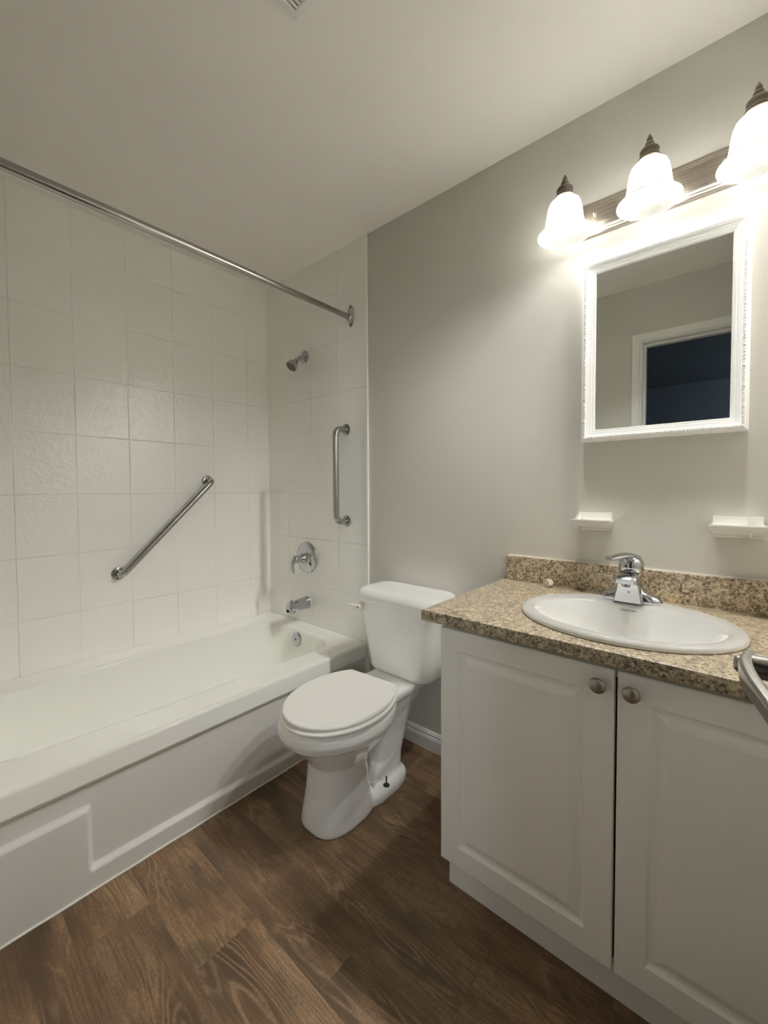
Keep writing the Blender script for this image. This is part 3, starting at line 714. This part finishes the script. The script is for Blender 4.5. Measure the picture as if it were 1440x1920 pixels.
def bead(p_, d, k):
    r = 0.0042 if k % 3 else 0.0052
    m_ = Matrix.Translation(p_) @ Matrix.Rotation(0.6*(1 if k % 2 else -1), 4, 'Y') @ Matrix.Diagonal((r*(1.0 if d else 0.75), r*0.8, r*(0.75 if d else 1.25), 1))
    bmesh.ops.create_icosphere(bm, subdivisions=2, radius=1, matrix=m_)
nzb = 62
for k in range(nzb+1):
    z = mz0+ii+(mz1-mz0-2*ii)*k/nzb
    for x in (mx0+ii, mx1-ii): bead(Vector((x, -.0305, z)), 0, k)
nxb = 44
for k in range(1, nxb):
    x = mx0+ii+(mx1-mx0-2*ii)*k/nxb
    for z in (mz0+ii, mz1-ii): bead(Vector((x, -.0295, z)), 1, k)
link('beading', bm, M['frame'], mi)

# vanity light
VL = thing('vanity_light', 'brushed metal three-lamp vanity light with frosted bell shades above the mirror', 'wall light', (2.03, 0, 2.04))
px0, px1, pz0, pz1 = 1.765, 2.300, 1.986, 2.096
bm = bmesh.new()
rings(bm, [[Vector((a, y, b)) for a, b in ((px0+i, pz0+i), (px1-i, pz0+i), (px1-i, pz1-i), (px0+i, pz1-i))] for i, y in ((0, 0), (0, -.006), (.003, -.009), (.007, -.009), (.009, -.013), (.013, -.014), (.016, -.020), (.022, -.024), (.030, -.025))], True, True)
bp_ = link('back_plate', bm, M['nickel'], VL, smooth=False)
for x in (1.868, 2.190):
    bm = bmesh.new(); lathe(bm, (x, -.024, 2.046), (0, -1, 0), [(0, .006), (.004, .006), (.008, .005), (.010, .002)], 18); link('screw', bm, M['chrome'], VL)
for sx_ in (1.803, 2.030, 2.256):
    sy_ = -0.120
    bm = bmesh.new(); tube(bm, arcpts([(sx_, -.022, 2.05), (sx_, -.045, 2.055), (sx_, -.075, 2.075), (sx_, -.100, 2.100), (sx_, sy_, 2.104)], 6), .0075, 14)
    lathe(bm, (sx_, -.024, 2.05), (0, -1, 0), [(0, .022), (.004, .021), (.009, .012)], 24); link('arm', bm, M['bronze'], VL)
    bm = bmesh.new(); lathe(bm, (sx_, sy_, 2.076), (0, 0, 1), [(0, .027), (.003, .028), (.008, .026), (.013, .0215), (.018, .0235), (.026, .024), (.032, .019), (.036, .011), (.038, .008), (.042, .0115), (.047, .0105), (.051, .006), (.054, .0078), (.060, .0068), (.068, .003), (.072, .001)], 32)
    link('finial_cap', bm, M['bronze'], VL, angle=70)
    prof = [(2.0755, .026), (2.072, .036), (2.064, .0445), (2.052, .049), (2.035, .052), (2.015, .0545), (2.000, .057), (1.990, .060), (1.982, .065), (1.975, .071), (1.970, .0765), (1.9675, .0785)]
    bm = bmesh.new(); n = 56
    rings(bm, [[Vector((sx_+r*cos(2*pi*i/n), sy_+r*sin(2*pi*i/n), z-0.006)) for i in range(n)] for z, r in prof], False, False)
    rr_ = [(sx_+.0785*cos(2*pi*i/n), sy_+.0785*sin(2*pi*i/n), 1.9615) for i in range(n+1)]
    tube(bm, rr_, .0017, 8, False)
    link('lamp_shade', bm, M['shade'], VL, angle=180)
    bm = bmesh.new(); lathe(bm, (sx_, sy_, 2.072), (0, 0, -1), [(0, .016), (.036, .016), (.038, .013)], 24); link('socket', bm, M['trim'], VL)
    bm = bmesh.new(); lathe(bm, (sx_, sy_, 2.034), (0, 0, -1), [(0, .011), (.010, .0125), (.020, .019), (.030, .0245), (.040, .0265), (.050, .0245), (.058, .018), (.063, .009), (.0645, .001)], 28); link('bulb', bm, M['bulb'], VL, angle=180)

# exhaust fan grille in the ceiling
ev = thing('exhaust_vent', 'square white exhaust fan grille set in the ceiling', 'vent', (1.46, -0.93, H))
vx0, vx1, vy0, vy1 = 1.327, 1.597, -1.064, -0.794
bm = bmesh.new()
rings(bm, [[Vector((a, b, H-d)) for a, b in ((vx0+i, vy0+i), (vx1-i, vy0+i), (vx1-i, vy1-i), (vx0+i, vy1-i))] for i, d in ((0, 0), (0, .008), (.004, .012), (.020, .015), (.024, .013), (.024, .001))], False, False)
link('grille_frame', bm, M['trim'], ev, smooth=False)
link('backing', mkbox(vx0+.022, vx1-.022, vy0+.022, vy1-.022, H-.003, H-.0005), M['dark'], ev, smooth=False)
bm = bmesh.new(); x = vx0+.028
while x < vx1-.03:
    box(bm, x, x+.0065, vy0+.023, vy1-.023, H-.0135, H-.004, .0008, 1); x += .0118
link('louvres', bm, M['trim'], ev, smooth=False)
